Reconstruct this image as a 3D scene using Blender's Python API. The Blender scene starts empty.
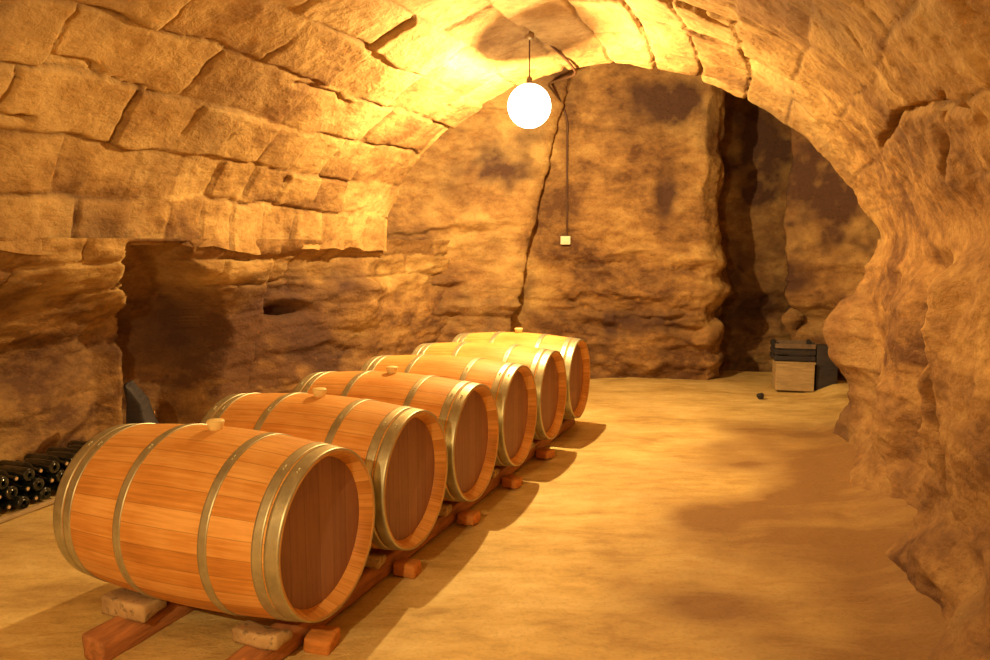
import bpy, bmesh, math, random
import numpy as np
from mathutils import Vector, Matrix

random.seed(7)
S = bpy.context.scene
COL = S.collection
PI = math.pi

# ------------------------------------------------------------------ camera
H = 1.47
F = 760.0
PITCH = math.radians(6.5)
cam_d = bpy.data.cameras.new('camera')
cam = bpy.data.objects.new('camera', cam_d)
COL.objects.link(cam)
cam.location = (0, 0, H)
cam.rotation_euler = (PI/2 - PITCH, 0, 0)
cam_d.sensor_width = 36
cam_d.lens = F/990*36
cam_d.clip_start = 0.05
S.camera = cam
S.view_settings.view_transform = 'Standard'
S.view_settings.look = 'None'
S.view_settings.gamma = 1
S.view_settings.use_curve_mapping = False
S.view_settings.exposure = 0.0

def project(P):
    c, s = math.cos(PITCH), math.sin(PITCH)
    z = P[..., 2]-H
    d = P[..., 1]*c - z*s
    v = P[..., 1]*s + z*c
    d = np.where(d < 0.1, 1e-3, d)
    return 495+F*P[..., 0]/d, 330-F*v/d, d

# vault frame: p along the gallery, q across it
VA = math.radians(18)
A = np.array([math.sin(VA), math.cos(VA)])
B = np.array([math.cos(VA), -math.sin(VA)])
def pq(p, q):
    return p*A[0]+q*B[0], p*A[1]+q*B[1]

# ------------------------------------------------------------------ noise
_rng = np.random.RandomState(11)
_T = _rng.rand(64, 64, 64).astype(np.float32)*2-1
def vnoise(P):
    i = np.floor(P).astype(np.int64); f = (P-i).astype(np.float32)
    f = f*f*f*(f*(f*6-15)+10)
    i0 = i & 63; i1 = (i+1) & 63
    x0, y0, z0 = i0[..., 0], i0[..., 1], i0[..., 2]
    x1, y1, z1 = i1[..., 0], i1[..., 1], i1[..., 2]
    fx, fy, fz = f[..., 0], f[..., 1], f[..., 2]
    def L(a, b, t): return a+(b-a)*t
    return L(L(L(_T[x0, y0, z0], _T[x1, y0, z0], fx), L(_T[x0, y1, z0], _T[x1, y1, z0], fx), fy),
             L(L(_T[x0, y0, z1], _T[x1, y0, z1], fx), L(_T[x0, y1, z1], _T[x1, y1, z1], fx), fy), fz)
def fbm(P, scale, octs=4, gain=.5, off=0.):
    s = 0; a = 1; n = 0
    Q = P*scale+off
    for k in range(octs):
        s = s+a*vnoise(Q); n += a; a *= gain; Q = Q*2.03+17.3
    return s/n*1.6
def ridged(P, scale, octs=4, off=0.):
    s = 0; a = 1; n = 0
    Q = P*scale+off
    for k in range(octs):
        s = s+a*(1-2*np.abs(vnoise(Q))); n += a; a *= .5; Q = Q*2.1+9.1
    return s/n
def sstep(a, b, x):
    t = np.clip((x-a)/(b-a), 0, 1)
    return t*t*(3-2*t)
def gs(x): return np.exp(-x*x)

# ------------------------------------------------------------------ surfaces
def grid_normals(P):
    du = np.gradient(P, axis=0); dv = np.gradient(P, axis=1)
    n = np.cross(du, dv); n /= np.linalg.norm(n, axis=-1, keepdims=True)+1e-9
    return n
def grid_mesh(name, P, mat, attrs=None, flip=False, parent=None):
    nu, nv = P.shape[:2]
    me = bpy.data.meshes.new(name)
    idx = np.arange(nu*nv).reshape(nu, nv)
    a, b, c, d = idx[:-1, :-1], idx[1:, :-1], idx[1:, 1:], idx[:-1, 1:]
    q = np.stack([a, d, c, b] if flip else [a, b, c, d], -1).reshape(-1, 4)
    me.vertices.add(nu*nv); me.vertices.foreach_set('co', P.reshape(-1).astype(np.float32))
    me.loops.add(q.size); me.loops.foreach_set('vertex_index', q.reshape(-1).astype(np.int32))
    me.polygons.add(len(q)); me.polygons.foreach_set('loop_start', (np.arange(len(q))*4).astype(np.int32))
    me.polygons.foreach_set('use_smooth', np.ones(len(q), bool))
    me.update(calc_edges=True)
    for k, v in (attrs or {}).items():
        at = me.attributes.new(k, 'FLOAT', 'POINT')
        at.data.foreach_set('value', np.clip(v, -2, 2).reshape(-1).astype(np.float32))
    me.materials.append(mat)
    o = bpy.data.objects.new(name, me); COL.objects.link(o)
    if parent: o.parent = parent
    return o
class Pick:
    """turns photo pixels into points of a bare surface, and measures distances to lines drawn on it"""
    def __init__(s, P):
        s.P = P; s.x, s.y, s.d = project(P)
    def pt(s, px, py):
        e = (s.x-px)**2+(s.y-py)**2+np.where(s.d < .2, 1e9, 0)+s.d*2
        k = np.argmin(e); return s.P.reshape(-1, 3)[k]
    def dist(s, pts, warp=None):
        V = [s.pt(*p) for p in pts]; Q = s.P if warp is None else s.P+warp
        out = np.full(s.P.shape[:2], 1e9)
        for a, b in zip(V[:-1], V[1:]):
            ab = b-a; L = max(ab@ab, 1e-9)
            t = np.clip(((Q-a)@ab)/L, 0, 1)
            out = np.minimum(out, np.linalg.norm(Q-a-t[..., None]*ab, axis=-1))
        return out
    def blob(s, px, py, rx, ry):
        """soft ellipse of pixel radii rx, ry laid on the surface around a point (metres, via local depth)"""
        c = s.pt(px, py); m = max(c[1], .5)/F
        hor = np.hypot(s.P[..., 0]-c[0], s.P[..., 1]-c[1]); ver = s.P[..., 2]-c[2]
        return np.exp(-((hor/(rx*m))**2+(ver/(ry*m))**2))

# ------------------------------------------------------------------ materials
def nodes(name):
    m = bpy.data.materials.new(name); m.use_nodes = True
    nt = m.node_tree; nt.nodes.clear()
    out = nt.nodes.new('ShaderNodeOutputMaterial'); b = nt.nodes.new('ShaderNodeBsdfPrincipled')
    nt.links.new(b.outputs[0], out.inputs[0])
    return m, nt, b
class N:
    def __init__(s, nt): s.nt = nt
    def new(s, t, **kw):
        n = s.nt.nodes.new(t)
        for k, v in kw.items(): setattr(n, k, v)
        return n
    def put(s, sock, v):
        if isinstance(v, bpy.types.NodeSocket): s.nt.links.new(v, sock)
        elif v is not None: sock.default_value = v
    def math(s, op, a, b=None, c=None):
        n = s.new('ShaderNodeMath', operation=op)
        s.put(n.inputs[0], a)
        if b is not None: s.put(n.inputs[1], b)
        if c is not None: s.put(n.inputs[2], c)
        return n.outputs[0]
    def noise(s, vec, scale, detail=4, rough=.55, dist=0):
        n = s.new('ShaderNodeTexNoise'); s.put(n.inputs['Vector'], vec)
        n.inputs['Scale'].default_value = scale; n.inputs['Detail'].default_value = detail
        n.inputs['Roughness'].default_value = rough; n.inputs['Distortion'].default_value = dist
        return n.outputs['Fac']
    def ramp(s, fac, stops):
        n = s.new('ShaderNodeValToRGB'); s.put(n.inputs[0], fac)
        e = n.color_ramp.elements
        while len(e) < len(stops): e.new(.5)
        for el, (p, c) in zip(e, stops): el.position = p; el.color = (*c, 1) if len(c) == 3 else c
        return n.outputs[0]
    def mix(s, fac, a, b, bt='MIX'):
        n = s.new('ShaderNodeMix', data_type='RGBA', blend_type=bt)
        s.put(n.inputs[0], fac)
        s.put(n.inputs[6], (*a, 1) if isinstance(a, tuple) else a); s.put(n.inputs[7], (*b, 1) if isinstance(b, tuple) else b)
        return n.outputs[2]
    def mapping(s, vec, scale=(1, 1, 1), rot=(0, 0, 0)):
        n = s.new('ShaderNodeMapping'); s.put(n.inputs[0], vec); n.inputs['Scale'].default_value = scale
        n.inputs['Rotation'].default_value = rot
        return n.outputs[0]
    def bump(s, h, strength, dist, normal=None):
        n = s.new('ShaderNodeBump'); n.inputs['Strength'].default_value = strength; n.inputs['Distance'].default_value = dist
        s.put(n.inputs['Height'], h)
        if normal is not None: s.put(n.inputs['Normal'], normal)
        return n.outputs[0]

def stone_mat(name):
    m, nt, b = nodes(name); g = N(nt)
    co = g.new('ShaderNodeTexCoord').outputs['Object']
    lay = g.mapping(co, (1, 1, 1.6))
    n1 = g.noise(lay, 1.15, 6, .6, .2)
    n2 = g.noise(lay, 5.5, 8, .65, .2)
    n3 = g.noise(co, 42, 4, .7)
    f = g.math('ADD', g.math('MULTIPLY', n1, .55), g.math('MULTIPLY', n2, .45))
    tint = g.new('ShaderNodeAttribute', attribute_name='tint').outputs['Fac']
    f = g.math('ADD', f, g.math('MULTIPLY', tint, .16))
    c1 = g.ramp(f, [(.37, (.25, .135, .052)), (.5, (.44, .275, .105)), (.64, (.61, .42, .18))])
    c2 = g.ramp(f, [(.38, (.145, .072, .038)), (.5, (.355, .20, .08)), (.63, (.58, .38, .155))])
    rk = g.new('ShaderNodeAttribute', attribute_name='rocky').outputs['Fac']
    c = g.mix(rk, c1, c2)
    stain_shade = g.new('ShaderNodeAttribute', attribute_name='stain_shade').outputs['Fac']
    st = g.math('MULTIPLY', stain_shade, g.math('ADD', .5, n2)); st.node.use_clamp = True
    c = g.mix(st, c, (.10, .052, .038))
    sp = g.ramp(n3, [(.30, (.6, .55, .5)), (.46, (1, 1, 1)), (.72, (1.1, 1.08, 1.05))])
    c = g.mix(.6, c, sp, 'MULTIPLY')
    g.put(b.inputs['Base Color'], c)
    b.inputs['Roughness'].default_value = .88
    b.inputs['Specular IOR Level'].default_value = .2
    h = g.math('ADD', g.noise(lay, 14, 8, .62, .3), g.math('MULTIPLY', n3, .3))
    g.put(b.inputs['Normal'], g.bump(h, .65, .028))
    return m
M_vault = M_rock = stone_mat('cellar_stone')

def floor_mat():
    m, nt, b = nodes('packed_earth'); g = N(nt)
    co = g.new('ShaderNodeTexCoord').outputs['Object']
    st = g.mapping(co, (1.0, 2.4, 1), (0, 0, .12))
    n1 = g.noise(st, 1.3, 6, .6, .5); n2 = g.noise(st, 6, 8, .65, .3); n3 = g.noise(co, 60, 3, .7)
    f = g.math('ADD', g.math('MULTIPLY', n1, .6), g.math('MULTIPLY', n2, .4))
    c = g.ramp(f, [(.36, (.46, .30, .11)), (.5, (.69, .50, .20)), (.62, (.82, .65, .31))])
    damp = g.new('ShaderNodeAttribute', attribute_name='stain_shade').outputs['Fac']
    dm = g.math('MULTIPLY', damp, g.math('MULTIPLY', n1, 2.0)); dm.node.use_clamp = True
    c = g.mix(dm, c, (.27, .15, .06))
    c = g.mix(.5, c, g.ramp(n3, [(.3, (.7, .66, .6)), (.5, (1, 1, 1))]), 'MULTIPLY')
    g.put(b.inputs['Base Color'], c)
    b.inputs['Roughness'].default_value = .75; b.inputs['Specular IOR Level'].default_value = .3
    g.put(b.inputs['Normal'], g.bump(g.math('ADD', n2, g.math('MULTIPLY', n3, .25)), .6, .02))
    return m
M_floor = floor_mat()

def simple(name, col, rough=.6, metal=0, var=.25, scale=8, spec=.4, bump=.3, stretch=(1, 1, 1), bd=.004):
    m, nt, b = nodes(name); g = N(nt)
    co = g.mapping(g.new('ShaderNodeTexCoord').outputs['Object'], stretch)
    n = g.noise(co, scale, 6, .6, .3)
    lo = tuple(c*(1-var) for c in col); hi = tuple(min(1, c*(1+var)) for c in col)
    g.put(b.inputs['Base Color'], g.ramp(n, [(.3, lo), (.7, hi)]))
    b.inputs['Roughness'].default_value = rough; b.inputs['Metallic'].default_value = metal
    b.inputs['Specular IOR Level'].default_value = spec
    if bump: g.put(b.inputs['Normal'], g.bump(n, bump, bd))
    return m

def stave_mat(name, head=False, hue=(1, 1, 1)):
    m, nt, b = nodes(name); g = N(nt)
    co = g.new('ShaderNodeTexCoord').outputs['Object']
    s = g.new('ShaderNodeSeparateXYZ'); g.put(s.inputs[0], co)
    if head:
        u = g.math('MULTIPLY', s.outputs[1], 1/.085)
    else:
        u = g.math('MULTIPLY', g.math('ARCTAN2', s.outputs[2], s.outputs[1]), 30/(2*PI))
    cell = g.math('FLOOR', u); fr = g.math('FRACT', u)
    w = g.new('ShaderNodeTexWhiteNoise', noise_dimensions='1D'); g.put(w.inputs['W'], cell)
    # grain runs along the stave
    gv = g.new('ShaderNodeCombineXYZ')
    if head:
        g.put(gv.inputs[0], g.math('MULTIPLY', s.outputs[2], 1.2)); g.put(gv.inputs[1], g.math('MULTIPLY', s.outputs[1], 14)); g.put(gv.inputs[2], cell)
    else:
        g.put(gv.inputs[0], g.math('MULTIPLY', s.outputs[0], 1.2)); g.put(gv.inputs[1], g.math('MULTIPLY', u, 1.6)); g.put(gv.inputs[2], g.math('MULTIPLY', cell, 3.1))
    gr = g.noise(gv.outputs[0], 4, 7, .62, .3)
    blot = g.noise(co, 3.0, 4, .55)
    f = g.math('ADD', g.math('MULTIPLY', gr, .5), g.math('ADD', g.math('MULTIPLY', w.outputs['Value'], .24), g.math('MULTIPLY', blot, .45)))
    if head: st = [(.38, (.24, .115, .085)), (.62, (.33, .165, .12)), (.82, (.40, .21, .15))]  # purplish tint of the shaded heads is put into their oak colour
    else: st = [(.33, (.38, .145, .030)), (.53, (.62, .27, .058)), (.76, (.83, .47, .16))]
    st = [(p, tuple(c*h for c, h in zip(cc, hue))) for p, cc in st]
    c = g.ramp(f, st)
    seam = g.math('LESS_THAN', g.math('MINIMUM', fr, g.math('SUBTRACT', 1.0, fr)), .022)
    c = g.mix(g.math('MULTIPLY', seam, .35), c, (.07, .03, .012))
    g.put(b.inputs['Base Color'], c)
    b.inputs['Roughness'].default_value = .5; b.inputs['Specular IOR Level'].default_value = .35
    g.put(b.inputs['Normal'], g.bump(g.math('SUBTRACT', gr, g.math('MULTIPLY', seam, 1.0)), .35, .003))
    return m
M_stave = stave_mat('oak_staves')
M_head = stave_mat('oak_head', True)
M_stave_glare = stave_mat('glare_oak_staves', False, (1.25, 1.75, 2.2))  # oak copy with lamp glare put into its colour, left unassigned
M_chime = simple('chime_oak', (.56, .30, .10), .6, 0, .2, 9)
M_hoop = simple('galvanised_hoop', (.52, .50, .36), .42, .75, .22, 14, .5, .25)
M_bung = simple('pale_bung', (.85, .66, .30), .5, 0, .08)
M_timber = simple('old_timber', (.42, .18, .07), .7, 0, .35, 7, .3, .5, (1, 6, 6), .01)
M_chock = simple('mottled_chock', (.46, .33, .18), .8, 0, .4, 16, .2, .8, (1, 1, 1), .01)
def spotted():
    m, nt, b = nodes('mottled_wood'); g = N(nt)
    co = g.new('ShaderNodeTexCoord').outputs['Object']
    n = g.noise(co, 38, 3, .5); n2 = g.noise(co, 9, 5, .6)
    c = g.ramp(n2, [(.35, (.34, .22, .11)), (.65, (.62, .44, .24))])
    g.put(b.inputs['Base Color'], g.mix(g.ramp(n, [(.55, (0, 0, 0)), (.66, (.6, .6, .6))]), c, (.06, .04, .025)))
    b.inputs['Roughness'].default_value = .8
    g.put(b.inputs['Normal'], g.bump(n2, .6, .01)); return m
M_chock = spotted()
M_endgrain = simple('orange_timber', (.62, .25, .06), .7, 0, .25, 12, .3, .5, (1, 4, 4), .008)
M_glass = simple('dark_bottle_glass', (.012, .014, .012), .12, 0, .3, 4, .8, 0)
M_cork = simple('cork', (.62, .42, .24), .8, 0, .2, 60)
M_black = simple('black_cable', (.03, .018, .012), .5, 0, .2, 20, .4, 0)
M_cord = simple('brown_cable', (.10, .045, .025), .5, 0, .2, 20, .4, 0)
M_white = simple('white_plastic', (.86, .82, .66), .35, 0, .05, 5, .5, 0)
M_brass = simple('aged_brass', (.30, .2, .1), .4, .7, .2, 20)
M_crate = simple('grey_crate_wood', (.42, .31, .18), .8, 0, .25, 9, .2, .4, (1, 1, 6))
M_greyslat = simple('brown_slat', (.17, .12, .09), .8, 0, .25, 9)
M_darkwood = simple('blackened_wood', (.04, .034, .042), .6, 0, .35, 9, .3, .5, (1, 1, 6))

# ------------------------------------------------------------------ object helpers
def link(name, me, mat=None, parent=None, smooth=False):
    if mat is not None: me.materials.append(mat)
    if smooth:
        for p in me.polygons: p.use_smooth = True
    o = bpy.data.objects.new(name, me); COL.objects.link(o)
    if parent: o.parent = parent
    return o
def from_bm(name, bm, mat, parent=None, smooth=False):
    me = bpy.data.meshes.new(name); bmesh.ops.recalc_face_normals(bm, faces=bm.faces); bm.to_mesh(me); bm.free()
    return link(name, me, mat, parent, smooth)
def tag(o, label=None, cat=None, group=None, kind=None):
    if label: o['label'] = label
    if cat: o['category'] = cat
    if group: o['group'] = group
    if kind: o['kind'] = kind
    return o
def empty(name, loc, rz=0):
    o = bpy.data.objects.new(name, None); COL.objects.link(o); o.location = loc; o.rotation_euler = (0, 0, rz)
    o.empty_display_size = .1
    return o
def lathe_x(bm, prof, seg=96, closed=False):
    """prof: (x, r) pairs turned about the X axis"""
    rings = []
    for x, r in prof:
        rings.append([bm.verts.new((x, r*math.cos(2*PI*k/seg), r*math.sin(2*PI*k/seg))) for k in range(seg)])
    pr = list(zip(rings[:-1], rings[1:]))
    if closed: pr.append((rings[-1], rings[0]))
    for a, b in pr:
        for k in range(seg):
            bm.faces.new((a[k], a[(k+1) % seg], b[(k+1) % seg], b[k]))
    return rings
def lathe_z(bm, prof, seg=32, c=(0, 0, 0), caps=True):
    rings = []
    for z, r in prof:
        rings.append([bm.verts.new((c[0]+r*math.cos(2*PI*k/seg), c[1]+r*math.sin(2*PI*k/seg), c[2]+z)) for k in range(seg)])
    for a, b in zip(rings[:-1], rings[1:]):
        for k in range(seg): bm.faces.new((a[k], a[(k+1) % seg], b[(k+1) % seg], b[k]))
    if caps:
        bm.faces.new(rings[0]); bm.faces.new(rings[-1])
def rough_box(bm, size, loc=(0, 0, 0), rot=None, cuts=0, amp=0, bevel=.006, seed=0, taper=None):
    g = bmesh.ops.create_cube(bm, size=1)
    vs = g['verts']
    for v in vs:
        v.co = Vector((v.co.x*size[0], v.co.y*size[1], v.co.z*size[2]))
        if taper: v.co = taper(v.co)
    es = list({e for v in vs for e in v.link_edges})
    r = bmesh.ops.bevel(bm, geom=es, offset=bevel, segments=2, affect='EDGES', profile=.6)
    if cuts:
        bmesh.ops.subdivide_edges(bm, edges=[e for e in bm.edges if e.calc_length() > .03], cuts=cuts, use_grid_fill=True)
    vs = list(bm.verts)
    if amp:
        co = np.array([v.co[:] for v in vs])
        for ax in range(3):
            d = fbm(co, 9, 3, .5, seed*7.7+ax*31.3+5)*amp
            for v, dd in zip(vs, d): v.co[ax] += float(dd)
    mt = Matrix.Translation(loc) @ (rot if rot is not None else Matrix.Identity(4))
    for v in vs: v.co = mt @ v.co
def tube_obj(name, pts, r, mat, parent=None, res=3, smooth=True):
    cu = bpy.data.curves.new(name, 'CURVE'); cu.dimensions = '3D'; cu.bevel_depth = r; cu.bevel_resolution = res
    sp = cu.splines.new('POLY'); 
    P = [Vector(p) for p in pts]
    if smooth and len(P) > 2:
        Q = []
        E_ = [P[0]]+P+[P[-1]]
        for i in range(1, len(E_)-2):
            for k in range(8):
                t = k/8; a, b, c, d = E_[i-1], E_[i], E_[i+1], E_[i+2]
                Q.append(.5*((2*b)+(c-a)*t+(2*a-5*b+4*c-d)*t*t+(3*b-a-3*c+d)*t**3))
        Q.append(P[-1]); P = Q
    sp.points.add(len(P)-1)
    for q, p in zip(sp.points, P): q.co = (*p, 1)
    cu.use_fill_caps = True
    tmp = bpy.data.objects.new('tmp', cu); COL.objects.link(tmp)
    dg = bpy.context.evaluated_depsgraph_get()
    me = bpy.data.meshes.new_from_object(tmp.evaluated_get(dg)); me.name = name
    bpy.data.objects.remove(tmp); bpy.data.curves.remove(cu)
    me.materials.clear()
    return link(name, me, mat, parent, True)
def copy_tree(o, parent=None):
    c = o.copy(); COL.objects.link(c); c.parent = parent
    for ch in [x for x in bpy.data.objects if x.parent == o]: copy_tree(ch, c)
    return c

# =================================================================== THE CAVE
def samples(segs):
    out = []
    for a, b, st in segs:
        n = max(1, int(round((b-a)/st))); out += list(np.linspace(a, b, n, endpoint=False))
    out.append(segs[-1][1]); return np.array(out)
RING = 6.17
QR = .95
def qleft(p): return np.interp(p, [-3, 2.6, 4.2, 6.17], [-3.62, -3.60, -3.38, -3.10])
ZS = 1.5
def vault_top(p): return np.interp(p, [-3, 5.3, 6.17], [3.04, 3.02, 2.93])
# --- masonry vault -------------------------------------------------
p_s = samples([(-3, .8, .09), (.8, RING, .0155)])
t_s = np.linspace(0, 1, 400)
fine = np.linspace(0, PI, 2001); EX = 1.26
cx = -np.sign(np.cos(fine))*np.abs(np.cos(fine))**EX; cz = np.abs(np.sin(fine))**EX
arc = np.concatenate([[0], np.cumsum(np.hypot(np.diff(cx)*2.1, np.diff(cz)*1.43))]); ARC = arc[-1]
ux = np.interp(t_s*ARC, arc, cx); uz = np.interp(t_s*ARC, arc, cz)
PP, TT = np.meshgrid(p_s, t_s*ARC, indexing='ij')
ql = qleft(p_s)[:, None]; hw = (QR-ql)/2; qc = (QR+ql)/2
Q = qc+hw*ux[None]; Z = ZS+(vault_top(p_s)[:, None]-ZS)*uz[None]
X, Y = pq(PP, Q); P0 = np.stack([X, Y, Z], -1)
Nrm = grid_normals(P0)                      # sign fixed below
ctr = np.stack([*pq(PP, 0*PP-1.1), 0*PP+1.4], -1)
Nrm *= np.sign(((ctr-P0)*Nrm).sum(-1))[..., None]
pk = Pick(P0)
# courses of blocks: lines along the gallery at these arc lengths, cross joints staggered
wob = fbm(P0, 1.1, 3, .5, 3.)*.045+fbm(P0, 6, 3, .5, 9.)*.014
wob2 = fbm(P0, 1.3, 3, .5, 23.)*.06+fbm(P0, 7, 3, .5, 29.)*.016
S_ = TT+wob
bounds = np.array([-.2, .20, .47, .80, 1.16, 1.52, 1.86, 2.25, 2.62, 3.0, 3.36, 3.72, 4.08, 4.42, 4.72, 4.98, 5.4])*ARC/5.2
ci = np.clip(np.searchsorted(bounds, S_)-1, 0, len(bounds)-2)
lo = bounds[ci]; hi = bounds[ci+1]
dcourse = np.minimum(S_-lo, hi-S_)
rs = np.random.RandomState(5)
blen = rs.uniform(.45, .85, 32); boff = rs.uniform(0, .8, 32)
blen[0:3] = (.34, .36, .4)
blen[0:3] = (.55, .62, .68)
U = (PP+np.maximum(PP-3.5, 0)*1.0*(ci < 3)+wob2+boff[ci])/blen[ci]; bi = np.floor(U).astype(int)
dcross = np.minimum(U-bi, 1-(U-bi))*blen[ci]
bid = (ci*57+bi*13+400) % 997
rv = rs.rand(997, 5)
w_lo = .005+.008*rv[bid, 2]
j = np.maximum(gs(dcourse/(.007+.006*(fbm(P0, 2.2, 2, .5, 41.)+.4))), gs(dcross/w_lo))
jd = .6+.9*(fbm(P0, 1.7, 3, .5, 51.)+.25)
dist_edge = np.minimum(dcourse, dcross)
round_ = -np.exp(-dist_edge/.02)*.008
blockoff = (rv[bid, 0]-.5)*.034*sstep(0, .012, dist_edge)
tilt = ((S_-(lo+hi)/2)*(rv[bid, 1]-.5)*.07+(U-bi-.5)*(rv[bid, 3]-.5)*.04)*sstep(0, .012, dist_edge)
big = fbm(P0, .6, 3, .5, 60.)*.07
det = fbm(P0, 5, 5, .6, 70.)*.011+ridged(P0, 9, 3, 80.)*.004
# rougher rubble in the two lowest courses and on the right haunch
rub = np.maximum(sstep(.55, .25, TT), sstep(ARC-1.2, ARC-.5, TT))
soft = 1-.75*sstep(ARC*.66, ARC*.8, TT)*sstep(1.5, 3.5, PP)
disp = big+det*(1+1.0*rub)+(blockoff+tilt+round_-j*np.clip(jd, .05, 1.5)*.022)*soft
disp += rub*ridged(P0, 3.0, 4, 90.)*.016
# chips and cracks seen in the photograph
def crack(pkr, pts, w, depth, warp=.02):
    W = np.stack([fbm(pkr.P, 7, 3, .5, 3.3)*warp]*3, -1)
    return -depth*gs(pkr.dist(pts, W)/w)
disp += crack(pk, [(878, 150), (905, 110), (935, 103), (985, 98)], .018, .07)
disp += crack(pk, [(820, 10), (868, 55), (905, 92)], .008, .03)
disp += crack(pk, [(955, 70), (948, 120), (960, 170)], .012, .04)
disp += crack(pk, [(60, 68), (88, 76), (107, 84)], .012, .05)
disp += crack(pk, [(0, 118), (32, 124)], .014, .06)
disp += crack(pk, [(300, 88), (330, 95), (352, 108)], .014, .05)
disp += crack(pk, [(700, 12), (728, 30)], .018, .03)
fade = (sstep(-3, .5, PP)*.6+.4)*(1-sstep(ARC-.30, ARC-.01, TT))
disp *= fade
# the vault's very end: broken edge
tint = (rv[bid, 4]-.5)*1.0*(1-sstep(ARC-1.0, ARC-.4, TT))+fbm(P0, .9, 3, .5, 12.)*.5
stain_shade = np.clip(fbm(P0, .9, 4, .6, 33.)-.10, 0, 1)*1.0+j*.45*np.clip(jd, 0, 1)
stain_shade += pk.blob(240, 100, 60, 50)*.35
P1 = P0+Nrm*disp[..., None]
P1[..., 2] -= (.015+.09*np.clip(fbm(P0, 1.8, 3, .5, 5.)+.45, 0, 1)+.03*rv[bid, 4])*sstep(.22, 0, TT)
ceil = grid_mesh('ceiling', P1, M_vault, dict(tint=tint, stain_shade=stain_shade, rocky=sstep(ARC-1.0, ARC-.1, TT)+.5*sstep(.5, .1, TT)))
tag(ceil, kind='structure')
# end face of the vault (thickness of the ring) and the roof beyond
e = P1[-1]; en = Nrm[-1]
rim = [e]
for k, (a_, b_) in enumerate([(.03, .02), (.08, .10), (.10, .25), (.12, .6), (.5, .9)]):
    q_ = e-en*b_; q_ = q_+np.array([A[0], A[1], 0])*a_+np.stack([fbm(q_, 5, 3, .5, k*5.+1)*.03]*3, -1)*(k > 0)
    rim.append(q_)
o = grid_mesh('trim_1', np.stack(rim), M_vault, dict(tint=0*np.ones((6, 400)), stain_shade=0*np.ones((6, 400))))
tag(o, kind='structure')

# --- left wall (natural rock under the vault's springing) --------------------
def rockdisp(P, a=1.0, off=0., strata=1.0):
    zz = P.copy(); zz[..., 2] *= 2.2
    w = fbm(P, 1.2, 3, .5, off+4)*.12
    lay = P[..., 2]+w
    st = fbm(np.stack([P[..., 0]*.5, P[..., 1]*.5, lay*4.5], -1), 1.0, 3, .6, off+8)
    st = np.sign(st)*np.abs(st)**.6
    return a*(fbm(P, .9, 3, .5, off)*.09+ridged(zz, 1.9, 5, off+20)*.05+fbm(zz, 7, 4, .6, off+30)*.018+st*.03*strata)
pl = samples([(-3, .8, .09), (.8, 7.3, .017)]); zl = np.linspace(-.12, ZS, 110)
PL, ZL = np.meshgrid(pl, zl, indexing='ij')
QL = qleft(np.minimum(PL, 6.17))+.30*sstep(6.2, 7.2, PL)
u_low = np.interp(PL, [-3, 1.5, 2.2, 4.1, 4.40, 4.75, 5.3, 6.17], [.3, .45, .72, .86, .62, .38, .22, .05])
prof = sstep(1.5, .75, ZL)
out = u_low*prof
# niche
nxx, nyy = pq(PL, QL-out); npx, npy, _d = project(np.stack([nxx, nyy, ZL], -1))
wv = fbm(np.stack([PL*0, PL*0, ZL*3], -1), 1, 3, .5, 2.)
nb = np.clip((1.495-.02*np.abs(wv)-ZL)/.02, 0, 1)
xe = np.interp(npy, [200, 235, 330, 400, 460], [186, 192, 226, 215, 200])+wv*5
nx = sstep(124, 128, npx+wv*4)*(1-sstep(xe-3, xe+5, npx))
step2 = sstep(0, 6, npx-np.interp(npy, [235, 300, 420], [276, 268, 240])+wv*4)*sstep(235, 262, npy)*(1-sstep(300, 400, npx))
out = out+.45*nx*nb+.09*step2
XL, YL = pq(PL, QL-out); PLw = np.stack([XL, YL, ZL], -1)
nin = np.array([B[0], B[1], 0])
pkl = Pick(PLw)
d = rockdisp(PLw, .8, 100.)*(1-.7*nx)*(1-.6*sstep(.45, .2, ZL)*sstep(4.2, 4.0, PL))
# cut-stone courses just under the springing, right of the niche
def masonry(u, v, hs, lmin, lmax, P, seed):
    r = np.random.RandomState(seed); hs = np.array(hs)
    v = v+fbm(P, 2.5, 3, .5, seed*1.)*.02; u = u+fbm(P, 2.5, 3, .5, seed+7.)*.03
    c = np.clip(np.searchsorted(hs, v)-1, 0, len(hs)-2); L = r.uniform(lmin, lmax, 40); of = r.uniform(0, 1, 40)
    U = (u+of[c])/L[c]; b = np.floor(U).astype(int)
    dd = np.minimum(np.minimum(v-hs[c], hs[c+1]-v), np.minimum(U-b, 1-(U-b))*L[c])
    rv = r.rand(997); k = (c*37+b*11+300) % 997
    return dd, rv[k]
dd, rr = masonry(PL, ZL, [-1, .3, .62, .92, 1.17, 1.36, 1.6], .35, .75, PLw, 3)
mm = np.maximum(sstep(.95, 1.2, ZL), sstep(3.6, 3.3, PL)*.8)*(1-nx)
d += mm*((rr-.5)*.045*sstep(0, .012, dd)-gs(dd/.013)*.025-np.exp(-np.clip(dd, 0, 1)/.03)*.012)
d += crack(pkl, [(128, 420), (122, 380), (118, 340)], .03, .03)
d += pkl.blob(352, 300, 22, 26)*.16                     # protruding boulder
d -= pkl.blob(285, 311, 20, 7)*.22                      # little cavity
d += pkl.blob(300, 300, 22, 5)*.05
d += pkl.blob(30, 330, 60, 22)*.08-pkl.blob(20, 375, 60, 28)*.10
d -= crack(pkl, [(0, 462), (60, 432), (105, 395)], .06, .05)
PLw2 = PLw+nin*d[..., None]*(.3+.7*sstep(-3, 1, PL))[..., None]
tl = (rr-.5)*mm+fbm(PLw, 1, 3, .5, 14.)*.5-.25
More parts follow.
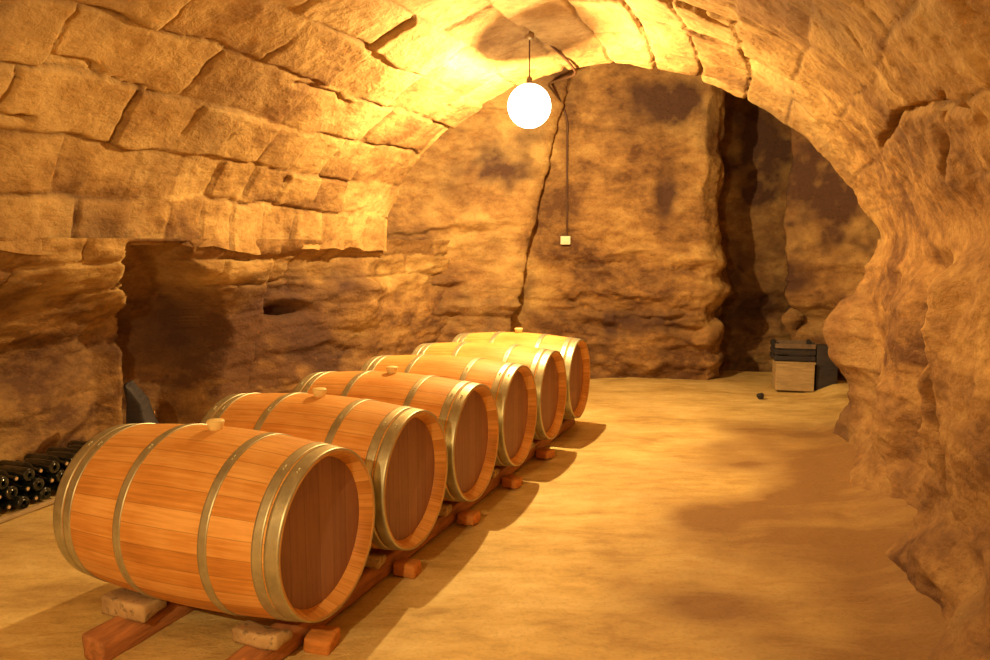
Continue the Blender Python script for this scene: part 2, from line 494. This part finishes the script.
sl = np.clip(fbm(PLw, 1.2, 5, .6, 63.)-.05, 0, 1)*1.1*sstep(1.45, 1.1, ZL)+pkl.blob(330, 350, 60, 30)*.6+pkl.blob(60, 360, 90, 35)*.3+nx*.35  # random stains, plus painted shade in the niche, undercut and dim wall areas
o = grid_mesh('wall_left', PLw2, M_rock, dict(tint=tl, stain_shade=sl, rocky=1-mm)); tag(o, kind='structure')

# --- right wall --------------------------------------------------------------
zr = np.linspace(-.12, ZS, 110)
pr_s = samples([(-3, .8, .09), (.8, 6.3, .017)])
PR, ZR = np.meshgrid(pr_s, zr, indexing='ij')
QQ = QR+np.interp(ZR, [-.1, .25, .7, 1.1, 1.5], [-.02, .02, .0, -.02, 0])
XR, YR = pq(PR, QQ); PRw = np.stack([XR, YR, ZR], -1)
pkr = Pick(PRw); nr = -nin
d = rockdisp(PRw, .75, 200., .2)+fbm(PRw*np.array([1, 1, .45]), 1.7, 3, .5, 230.)*.09
d += .14*sstep(.35, 0, ZR+fbm(PRw, 2, 3, .5, 5.)*.15)                      # boulders along the foot
d += .28*(.3+.7*sstep(.3, .7, ZR))*gs((PR-6.15)/.32)*sstep(1.25, .85, ZR)
d += .12*gs((PR-4.9)/.30)*sstep(1.5, 1.0, ZR)
d -= .10*gs((PR-4.3)/.22)
d += .12*sstep(3.98, 3.86, PR+(ZR-.7)*.10)*sstep(3.0, 3.6, PR)
d += crack(pkr, [(960, 215), (958, 300), (962, 400), (972, 500)], .03, .08)
d += crack(pkr, [(905, 330), (900, 420), (915, 520)], .02, .04)
d *= sstep(1.5, 1.3, ZR)
PRw2 = PRw+nr*d[..., None]*(.3+.7*sstep(-3, 1, PR))[..., None]
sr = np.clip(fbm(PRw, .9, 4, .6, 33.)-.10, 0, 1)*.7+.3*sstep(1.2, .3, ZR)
o = grid_mesh('wall_right', PRw2, M_rock, dict(tint=fbm(PRw, .9, 3, .5, 12.)*.5, stain_shade=sr, rocky=0*sr+1), flip=True); tag(o, kind='structure')

# --- rock beyond the vault: left mass with its leaning edge, back wall, recess, side rock ----
cols = [(-1.75, 6.6, -1.75, 6.6), (-1.35, 7.25, -1.35, 7.3), (-.55, 7.62, -.4, 7.75), (-.02, 7.68, .62, 7.92), (.03, 7.72, .80, 8.02),
        (-.06, 7.85, .80, 8.06), (-.10, 8.10, .85, 8.1), (.5, 8.2, 1.0, 8.12), (1.4, 8.18, 1.4, 8.0), (2.30, 8.08, 2.12, 7.93), (2.50, 8.25, 2.30, 8.1), (2.72, 9.0, 2.50, 8.9),
        (3.65, 9.05, 3.45, 8.9), (3.18, 8.1, 2.9, 7.85), (3.42, 7.95, 3.1, 7.7), (3.8, 7.3, 3.55, 7.1), (3.45, 6.4, 3.3, 6.2)]
cols = np.array(cols)
seg = np.hypot(np.diff(cols[:, 0]), np.diff(cols[:, 1])); seg = np.concatenate([[0], np.cumsum(seg)])
sb = np.linspace(0, seg[-1], 430); zb = np.linspace(-.12, 3.75, 230)
cb = np.stack([np.interp(sb, seg, cols[:, k]) for k in range(4)], -1)
ker = np.array([1, 2, 3, 2, 1])/9.
for k in range(4): cb[:, k] = np.convolve(np.pad(cb[:, k], 2, 'edge'), ker, 'valid')
tz = (zb/3.4)[None, :]
Pb = np.stack([cb[:, 0:1]*(1-tz)+cb[:, 2:3]*tz, cb[:, 1:2]*(1-tz)+cb[:, 3:4]*tz, np.broadcast_to(zb[None], (430, 230))], -1)
nbk = grid_normals(Pb); c0 = np.array([1.0, 3.0, 1.3]); nbk *= np.sign(((c0-Pb)*nbk).sum(-1))[..., None]
pkb = Pick(Pb)
lower = sstep(1.75, 1.2, Pb[..., 2]); Sg = np.broadcast_to(sb[:, None], (430, 230))
leftm = sstep(2.4, 2.0, Sg)*.8; rec = sstep(2.3, 2.6, Pb[..., 0])
d = rockdisp(Pb, 1.0, 300., 1.0+1.0*lower)*(.45+.65*np.maximum(lower, leftm))*(1-.5*rec)
smooth_face = pkb.blob(537, 250, 26, 110)
d *= 1-.8*smooth_face
d -= pkb.blob(665, 100, 45, 30)*.06
d -= pkb.blob(665, 192, 10, 22)*.03
d += .10*gs((Pb[..., 2]-.95)/.10)*lower*sstep(.6, 1.4, Pb[..., 0])*.8
d -= .10*gs((Pb[..., 2]-.62+.1*fbm(Pb, 1.5, 2, .5, 7.))/.09)*sstep(.6, 1.4, Pb[..., 0])
wx = fbm(Pb*np.array([.3, .3, 1.0]), 1.6, 3, .5, 350.)*.10
Pb = Pb+np.stack([wx, 0*wx, 0*wx], -1)*sstep(1.6, 2.3, Pb[..., 0])[..., None]
d += crack(pkb, [(575, 265), (640, 262), (700, 272), (760, 262)], .02, .05, .05)
d += crack(pkb, [(565, 300), (620, 318), (690, 318), (760, 300)], .03, .06, .05)
d += crack(pkb, [(390, 235), (450, 232), (505, 235)], .02, .04, .04)
Pb2 = Pb+nbk*d[..., None]
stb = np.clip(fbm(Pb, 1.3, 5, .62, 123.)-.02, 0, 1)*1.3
edge = pkb.blob(665, 103, 42, 26)*1.5+pkb.blob(666, 193, 9, 22)*1.8+pkb.blob(455, 180, 45, 30)*.45  # two real stains, then the vault ring's shadow painted on the left rock
edge += .3*sstep(2.75, 2.9, Pb[..., 0])  # side rock darkened in colour to look dimly lit
edge += pkb.blob(640, 322, 70, 14)*1.0+pkb.blob(735, 300, 40, 50)*.7+pkb.blob(440, 310, 70, 30)*.8+pkb.blob(490, 250, 30, 20)*.5  # stained bands, with the shadow by the recess painted in at the right
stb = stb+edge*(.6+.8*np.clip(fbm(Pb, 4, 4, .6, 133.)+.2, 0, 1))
o = grid_mesh('wall_back', Pb2, M_rock, dict(rocky=0*stb+1, tint=fbm(Pb, 1, 3, .5, 17.)*.5+.15*(1-lower), stain_shade=stb)); tag(o, kind='structure')
# rough roof over the space beyond the ring
xs, ys = np.meshgrid(np.linspace(-2.5, 4.6, 90), np.linspace(5.2, 9.6, 60), indexing='ij')
keep = 3.42+0*xs
Pr = np.stack([xs, ys, keep], -1); Pr[..., 2] += fbm(Pr, 1.3, 4, .55, 210.)*.08
pp_ = xs*A[0]+ys*A[1]
Pr[..., 2] += .5*sstep(6.6, 6.1, pp_)
o = grid_mesh('trim_2', Pr, M_rock, dict(tint=0*xs, stain_shade=0*xs+.2)); tag(o, kind='structure')
# the gallery's blind end behind the photographer
qs, zs_ = np.meshgrid(np.linspace(-4.6, 1.6, 80), np.linspace(-.12, 3.3, 50), indexing='ij')
xx, yy = pq(0*qs-2.95, qs); Pf = np.stack([xx, yy, zs_], -1)
Pf += np.array([A[0], A[1], 0])*(fbm(Pf, 1.2, 4, .55, 220.)*.12)[..., None]
o = grid_mesh('wall_front', Pf, M_rock, dict(tint=0*qs, stain_shade=0*qs), flip=True); tag(o, kind='structure')

# --- floor -------------------------------------------------------------------
pf = samples([(-3.1, .8, .1), (.8, 9.2, .03)]); qf = samples([(-5.2, 2.2, .03)])
PF, QF = np.meshgrid(pf, qf, indexing='ij'); XF, YF = pq(PF, QF)
Fl = np.stack([XF, YF, 0*XF], -1)
Fl[..., 2] = fbm(Fl, .8, 3, .5, 400.)*.010+fbm(Fl, 5, 4, .55, 410.)*.005
Fl[..., 2] += .10*sstep(.55, .95, QF)*(.6+.5*fbm(Fl, 2, 2, .5, 9.))+.05*sstep(-3.7, -4.3, QF)
Fl[..., 2] -= .004
pkf = Pick(Fl)
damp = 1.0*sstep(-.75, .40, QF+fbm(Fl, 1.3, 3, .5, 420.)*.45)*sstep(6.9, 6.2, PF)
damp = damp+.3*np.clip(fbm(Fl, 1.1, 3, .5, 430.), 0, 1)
o = grid_mesh('floor', Fl, M_floor, dict(stain_shade=damp)); tag(o, kind='structure')

# =================================================================== BARRELS
RA = math.radians(21.6)
ROW = Vector((math.sin(RA), math.cos(RA), 0)); AX = Vector((math.cos(RA), -math.sin(RA), 0))
HL = .5; RB = .332; RE = .2975; ZB = .447
def rad(x): return RB-(RB-RE)*(abs(x)/HL)**1.9
def make_barrel():
    root = empty('wine_barrel', (0, 0, 0))
    bm = bmesh.new()
    xs = np.linspace(-HL, HL, 41)
    prof = [(x, rad(x)) for x in xs]
    # chime: outer skin, then the bevelled inner lip down to the croze
    full = [(-HL+.058, RE-.034), (-HL+.004, RE-.014)]+prof+[(HL-.004, RE-.014), (HL-.058, RE-.034)]
    lathe_x(bm, full, 120)
    from_bm('staves', bm, M_stave, root, True)
    for sgn in (1, -1):
        bm = bmesh.new()
        lathe_x(bm, [(sgn*(HL-.004), RE-.001), (sgn*(HL+.001), RE-.003), (sgn*(HL+.001), RE-.008), (sgn*(HL-.006), RE-.012), (sgn*(HL-.056), RE-.030), (sgn*(HL-.056), RE-.045)], 120)
        from_bm('chime', bm, M_chime, root, True)
        bm = bmesh.new()
        x0 = sgn*(HL-.052)
        r = lathe_x(bm, [(x0, RE-.028), (x0+sgn*.001, RE-.045), (x0+sgn*.002, .12), (x0+sgn*.002, .001)], 120)
        from_bm('barrel_head', bm, M_head, root, True)
    for a, b in ((.448, .5), (.402, .440), (.198, .232), (-.175, -.141), (-.440, -.402), (-.5, -.448)):
        bm = bmesh.new(); t = .0035
        n = 7; xs = np.linspace(a, b, n)
        outp = [(x, rad(x)+t) for x in xs]
        lathe_x(bm, [(a, rad(a)-.001)]+outp+[(b, rad(b)-.001)], 120)
        # two rivets where the strap overlaps
        for dy in (-.02, .02):
            ang = PI/2+.5
            rr_ = rad((a+b)/2)+t
            c = Vector(((a+b)/2, rr_*math.cos(ang+dy), rr_*math.sin(ang+dy)))
            g = bmesh.ops.create_uvsphere(bm, u_segments=8, v_segments=6, radius=.005)
            for v in g['verts']: v.co = v.co+c
        from_bm('hoop', bm, M_hoop, root, True)
    bm = bmesh.new(); lathe_z(bm, [(RB-.006, .022), (RB+.004, .026), (RB+.030, .033), (RB+.035, .030)], 28)
    from_bm('bung', bm, M_bung, root, True)
    return root
H0 = Vector((-.58, 2.60, ZB))
SP = .668
labels = ['oak wine barrel nearest the camera, first of the row, whole side and six hoops showing',
          'oak wine barrel standing second in the row, directly behind the nearest one',
          'oak wine barrel third from the front of the row, bung showing on top',
          'oak wine barrel fourth in the row, just in front of the two pale-topped ones',
          'pale-topped wine barrel fifth in the row, in front of the farthest barrel',
          'palest brightly lit wine barrel, farthest of the row by the back wall']
proto = make_barrel()
barrels = []
for i in range(6):
    r = proto if i == 0 else copy_tree(proto)
    c = H0+ROW*(SP*i)-AX*HL
    r.location = c
    r.rotation_euler = (0, 0, -RA)
    tag(r, labels[i], 'barrel', 'wine barrels lying in a row')
    barrels.append(r)
for r in barrels[3:5]:
    for ch in [x for x in bpy.data.objects if x.parent == r and x.name.startswith('bung')]: bpy.data.objects.remove(ch)

# =================================================================== RAILS AND CHOCKS
def on_row(along, axial, z=0):     # along: metres from barrel 1's axis up the row, axial: from the head plane inwards
    v = H0+ROW*along-AX*axial
    return Vector((v.x, v.y, z))
def rail(axial, start, label, seed):
    L = SP*5+.35-start; c = on_row(start+L/2, axial, .045)
    root_bm = bmesh.new()
    rough_box(root_bm, (L, .10, .085), cuts=3, amp=.010, bevel=.014, seed=seed)
    o = from_bm('support_rail', root_bm, M_timber, None, True)
    o.location = c; o.rotation_euler = (0, 0, PI/2-RA)
    tag(o, label, 'timber', 'rails under the barrels')
    return o
rail(.76, -.37, 'long reddish timber rail under the wall-side ends of the barrels, farthest left', 1)
rail(.185, -.38, 'long reddish timber rail under the front ends of the barrels, by the open floor', 2)
def chock(along, axial, label, seed, size=(.2, .09, .05), z=.11, group='chocks wedged under the barrels', rot=0, side=1, mat=None, name='wooden_chock'):
    bm = bmesh.new()
    rough_box(bm, size, cuts=2, amp=.008, bevel=.012, seed=seed, taper=(lambda v: Vector((v.x, v.y, v.z*(1-.45*(side*v.y/size[1]+.5))))) if side else None)
    o = from_bm(name, bm, mat or M_chock, None, True)
    o.location = on_row(along, axial, z); o.rotation_euler = (0, 0, -RA+rot)
    tag(o, label, 'wedge', group)
    return o
names = ['nearest', 'second', 'third', 'fourth', 'fifth', 'farthest']
for i in range(6):
    for sgn in (-1, 1):
        for ax_, nm in ((.22, 'front rail'), (.78, 'back rail')):
            if i > 0 and ax_ > .5: continue
            chock(i*SP+sgn*(.13 if i or sgn > 0 else .165), ax_-(.035 if ax_ < .5 else 0), 'mottled chock under the %s barrel on the %s, its %s side' % (names[i], nm, 'near' if sgn < 0 else 'far'),
                  i*4+sgn+ax_*3, ((.22, .12, .075) if ax_ > .5 else (.19, .09, .055)) if i == 0 and sgn < 0 else (.16, .08, .06), .120 if i == 0 and sgn < 0 and ax_ > .5 else .114, side=-sgn)
for i in range(5):
    chock(i*SP+.02, .065, 'short orange timber end sticking out at the foot of the %s barrel' % names[i], 40+i, (.105, .095, .055), .026,
          'timber ends poking out under the heads', .15-.1*i, 0, M_endgrain, 'timber_block')

# =================================================================== PENDANT LAMP AND CABLES
LP = Vector((.245, 5.58, 2.50))
def ceiling_z(x, y):
    k = np.argmin((P1[..., 0]-x)**2+(P1[..., 1]-y)**2+np.where(P1[..., 2] < 2.2, 9, 0)); return float(P1.reshape(-1, 3)[k][2])
def emit_glow():
    m = bpy.data.materials.new('bulb_glow_shell'); m.use_nodes = True; nt = m.node_tree; nt.nodes.clear()
    out = nt.nodes.new('ShaderNodeOutputMaterial'); mx = nt.nodes.new('ShaderNodeMixShader'); t = nt.nodes.new('ShaderNodeBsdfTransparent')
    e_ = nt.nodes.new('ShaderNodeEmission'); e_.inputs[0].default_value = (1, .86, .55, 1); e_.inputs[1].default_value = 6
    mx.inputs[0].default_value = .45
    nt.links.new(t.outputs[0], mx.inputs[1]); nt.links.new(e_.outputs[0], mx.inputs[2]); nt.links.new(mx.outputs[0], out.inputs[0])
    return m
M_lit = emit_glow()
def pendant(loc, label, energy, gr=.155):
    zc = ceiling_z(loc.x, loc.y)
    root = empty('pendant_lamp', (loc.x, loc.y, zc)); dz = loc.z-zc
    bm = bmesh.new(); lathe_z(bm, [(.03, .035), (-.012, .035), (-.022, .028), (-.03, .012)], 24); from_bm('ceiling_rose', bm, M_brass, root, True)
    tube_obj('cord', [(0, 0, 0), (0, 0, dz+.10)], .005, M_cord, root, 2, False)
    bm = bmesh.new(); lathe_z(bm, [(dz+.15, .008), (dz+.14, .020), (dz+.085, .026), (dz+.06, .064), (dz+.048, .070), (dz+.046, .062)], 24); from_bm('lamp_holder', bm, M_brass, root, True)
    bm = bmesh.new(); lathe_z(bm, [(dz+gr*math.cos(a)*1.0-gr*.35, gr*math.sin(a)) for a in np.linspace(.3, PI-.02, 20)], 36)  # globe wider than the real bulb, sized to stand for its glare
    from_bm('bulb', bm, M_lit, root, True)
    ld = bpy.data.lights.new('lamp_light', 'POINT'); ld.energy = energy; ld.color = (1, .675, .265); ld.shadow_soft_size = .018
    lo_ = bpy.data.objects.new('lamp_light', ld); COL.objects.link(lo_); lo_.parent = root; lo_.location = (0, 0, dz)
    tag(root, label, 'lamp')
    return root
lamp = pendant(LP, 'lit bulb hanging on a short cord from the vault above the barrels', 185)
lamp2 = pendant(Vector((-1.25, -.55, 2.25)), 'second lit bulb hanging behind the camera over the near end of the cellar', 122)
# =================================================================== switch, cable on the back wall
def back_pt(px, py, lift=.02):
    x, y, d_ = project(Pb2); e_ = (x-px)**2+(y-py)**2; near = e_ < 60
    dd_ = np.where(near, d_, 1e9); k = np.argmin(dd_) if near.any() else np.argmin(e_)
    p = Pb2.reshape(-1, 3)[k].copy(); return Vector(p)+Vector((0, -lift, 0))
def ray_at(px, py, y):
    c, s = math.cos(PITCH), math.sin(PITCH); u = (px-495)/F; v = (330-py)/F
    dx, dy, dz = u, c+v*s, -s+v*c
    return Vector((dx/dy*y, y, H+dz/dy*y))
sw = back_pt(567, 247, .03)
sroot = empty('wall_switch', sw)
bm = bmesh.new(); rough_box(bm, (.105, .045, .09), bevel=.008); from_bm('switch_box', bm, M_white, sroot)
bm = bmesh.new(); rough_box(bm, (.055, .012, .04), (0, -.026, 0), bevel=.003); from_bm('rocker', bm, M_white, sroot)
tag(sroot, 'small square white switch box on the back wall at the end of the brown cable', 'switch')
xw = sw.x
def wall_y(z):
    k_ = (np.abs(Pb2[..., 0]-xw) < .05) & (np.abs(Pb2[..., 2]-z) < .10) & (Pb2[..., 1] > 7.6)
    return float(Pb2[..., 1][k_].min())-.012
yw = wall_y(2.4)
pts = []
for py in (241, 220, 200, 180, 160, 140, 122):
    z = ray_at(567, py, 8.0).z; pts.append(tuple(ray_at(567, py, wall_y(z))))
pts += [tuple(ray_at(562, 104, yw-.10)), tuple(ray_at(553, 91, 7.6)), tuple(ray_at(549, 84, 7.3)), tuple(ray_at(562, 79, 6.8)), tuple(ray_at(575, 74, 6.35)), tuple(ray_at(570, 64, 6.1)), tuple(ray_at(552, 46, 5.85)), tuple(ray_at(533, 31, 5.6))]
cab = tube_obj('electric_cable', pts, .011, M_cord)
tag(cab, 'brown electric cable looping from the lamp hook and down the back wall to the switch', 'cable')

# =================================================================== BOTTLES
def make_bottle():
    root = empty('wine_bottle', (0, 0, 0))
    bm = bmesh.new()
    prof = [(-.15, .012), (-.146, .010), (-.150, .030), (-.148, .0355), (-.140, .0375), (.035, .0375), (.055, .034), (.075, .022), (.088, .0155), (.135, .0135), (.138, .0155), (.148, .0155), (.150, .0135), (.150, .0095)]
    lathe_x(bm, prof, 24); from_bm('glass_body', bm, M_glass, root, True)
    bm = bmesh.new(); r_ = lathe_x(bm, [(.120, .009), (.1515, .009)], 16); bm.faces.new(r_[-1]); from_bm('cork', bm, M_cork, root, False)
    return root
bp = make_bottle(); nb_ = 0
u0 = Vector((*pq(2.35, -3.88), 0)); udir = Vector((*A, 0)); ndir = Vector((*B, 0))
rbt = .0385
for lay_ in range(3):
    n = 20-lay_
    for k in range(n):
        b_ = bp if nb_ == 0 else copy_tree(bp)
        nb_ += 1
        pos = u0+udir*((k+lay_*.5)*.0785)
        jit = random.uniform(-.012, .012)
        b_.location = pos+ndir*(jit-.015*lay_)+Vector((0, 0, .010+rbt+lay_*.0660))
        flip = (k+lay_) % 2
        b_.rotation_euler = (random.uniform(0, 6), 0, math.atan2(ndir.y, ndir.x)+(0 if not flip else PI)+random.uniform(-.008, .008))
        b_.rotation_mode = 'XYZ'
        tag(b_, 'dark wine bottle lying in the low stack along the left wall, in %s layer' % ['the bottom', 'the middle', 'the top'][lay_], 'bottle', 'wine bottles stacked along the left wall, %s layer' % ['bottom', 'middle', 'top'][lay_])
bm = bmesh.new(); rough_box(bm, (1.7, .035, .022), cuts=2, amp=.002, bevel=.004, seed=3)
o = from_bm('wooden_batten', bm, M_crate, None, True)
o.location = u0+udir*.75+ndir*.20+Vector((0, 0, .016)); o.rotation_euler = (0, 0, math.atan2(udir.y, udir.x)); tag(o, 'pale wooden batten on the floor along the front foot of the bottle stack', 'batten')

# =================================================================== CRATES by the back wall
cp = ray_at(792, 389, 7.62); cp.z = 0.01
rz = math.radians(-14)
cr = empty('wooden_crate', cp, rz)
W_, D_, H_ = .36, .32, .27
bm = bmesh.new(); rough_box(bm, (W_, .022, H_), (0, -D_/2, H_/2), bevel=.004); from_bm('front_panel', bm, M_crate, cr)
bm = bmesh.new(); rough_box(bm, (W_, .022, H_), (0, D_/2, H_/2), bevel=.004); from_bm('back_panel', bm, M_crate, cr)
for sx in (-1, 1):
    bm = bmesh.new(); rough_box(bm, (.022, D_-.022, H_), (sx*(W_/2-.011), 0, H_/2), bevel=.004); from_bm('side_panel', bm, M_crate, cr)
bm = bmesh.new(); rough_box(bm, (W_-.04, D_-.02, .02), (0, 0, .02), bevel=.003); from_bm('bottom_panel', bm, M_crate, cr)
bm = bmesh.new(); rough_box(bm, (W_+.02, .05, .018), (0, -D_/2+.01, H_+.009), bevel=.003); from_bm('rim', bm, M_crate, cr)
tag(cr, 'pale box-like crate standing on the floor in the far right corner', 'crate')
c2 = empty('slatted_crate', cp+Vector((.0, .03, H_+.02)), rz+.04)
for k in range(3):
    for sy, nm in ((-1, 'slat'), (1, 'slat')):
        bm = bmesh.new(); rough_box(bm, (.38, .014, .045), (0, sy*.15, .028+k*.062), bevel=.003); from_bm(nm, bm, M_darkwood if k != 2 else M_greyslat, c2)
for sx in (-1, 1):
    for sy in (-1, 1):
        bm = bmesh.new(); rough_box(bm, (.03, .03, .19), (sx*.17, sy*.128, .095), bevel=.003); from_bm('corner_post', bm, M_darkwood, c2)
    for k in range(3):
        bm = bmesh.new(); rough_box(bm, (.014, .29, .045), (sx*.19, 0, .028+k*.062), bevel=.003); from_bm('slat', bm, M_darkwood, c2)
bm = bmesh.new(); rough_box(bm, (.35, .28, .012), (0, 0, .01), bevel=.003); from_bm('base', bm, M_darkwood, c2)
tag(c2, 'dark slatted crate stacked on top of the pale crate', 'crate')
bm = bmesh.new()
bp_ = ray_at(825, 389, 7.5)
rough_box(bm, (.20, .13, .46), bevel=.008, cuts=2, amp=.004, seed=4)
o = from_bm('dark_box', bm, M_darkwood, None, True)
o.location = (bp_.x, bp_.y, .235); o.rotation_euler = (math.radians(-3), 0, rz); tag(o, 'tall dark box standing upright against the right side of the crates', 'box')
# loose stones
def stone(loc, size, label, seed, mat=M_rock, rot=0):
    bm = bmesh.new(); bmesh.ops.create_icosphere(bm, subdivisions=4, radius=.5)
    co = np.array([v.co[:] for v in bm.verts]); dd_ = fbm(co, 2.2, 4, .55, seed*9.1)
    for v, k in zip(bm.verts, dd_):
        v.co = v.co*(1+.35*float(k)); v.co = Vector((v.co.x*size[0], v.co.y*size[1], v.co.z*size[2]))
    o = from_bm('loose_stone', bm, mat, None, True); o.location = loc; o.rotation_euler = (0, 0, rot)
    tag(o, label, 'stone'); return o
n_ = ray_at(150, 412, 4.95)
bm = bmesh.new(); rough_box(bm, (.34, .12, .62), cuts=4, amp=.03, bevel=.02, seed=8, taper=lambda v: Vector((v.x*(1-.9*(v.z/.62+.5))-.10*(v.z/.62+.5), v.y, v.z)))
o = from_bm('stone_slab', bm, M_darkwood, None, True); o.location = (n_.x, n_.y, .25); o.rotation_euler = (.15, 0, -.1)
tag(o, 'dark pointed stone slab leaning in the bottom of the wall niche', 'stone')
g_ = ray_at(760, 399, 7.15)
stone((g_.x, g_.y, .02), (.07, .06, .06), 'small dark stone lying on the floor in front of the crates', 3, M_darkwood)

# =================================================================== world
w = bpy.data.worlds.new('world'); S.world = w; w.use_nodes = True
w.node_tree.nodes['Background'].inputs[0].default_value = (.02, .012, .008, 1)
w.node_tree.nodes['Background'].inputs[1].default_value = .2
S.view_settings.exposure = 1.93
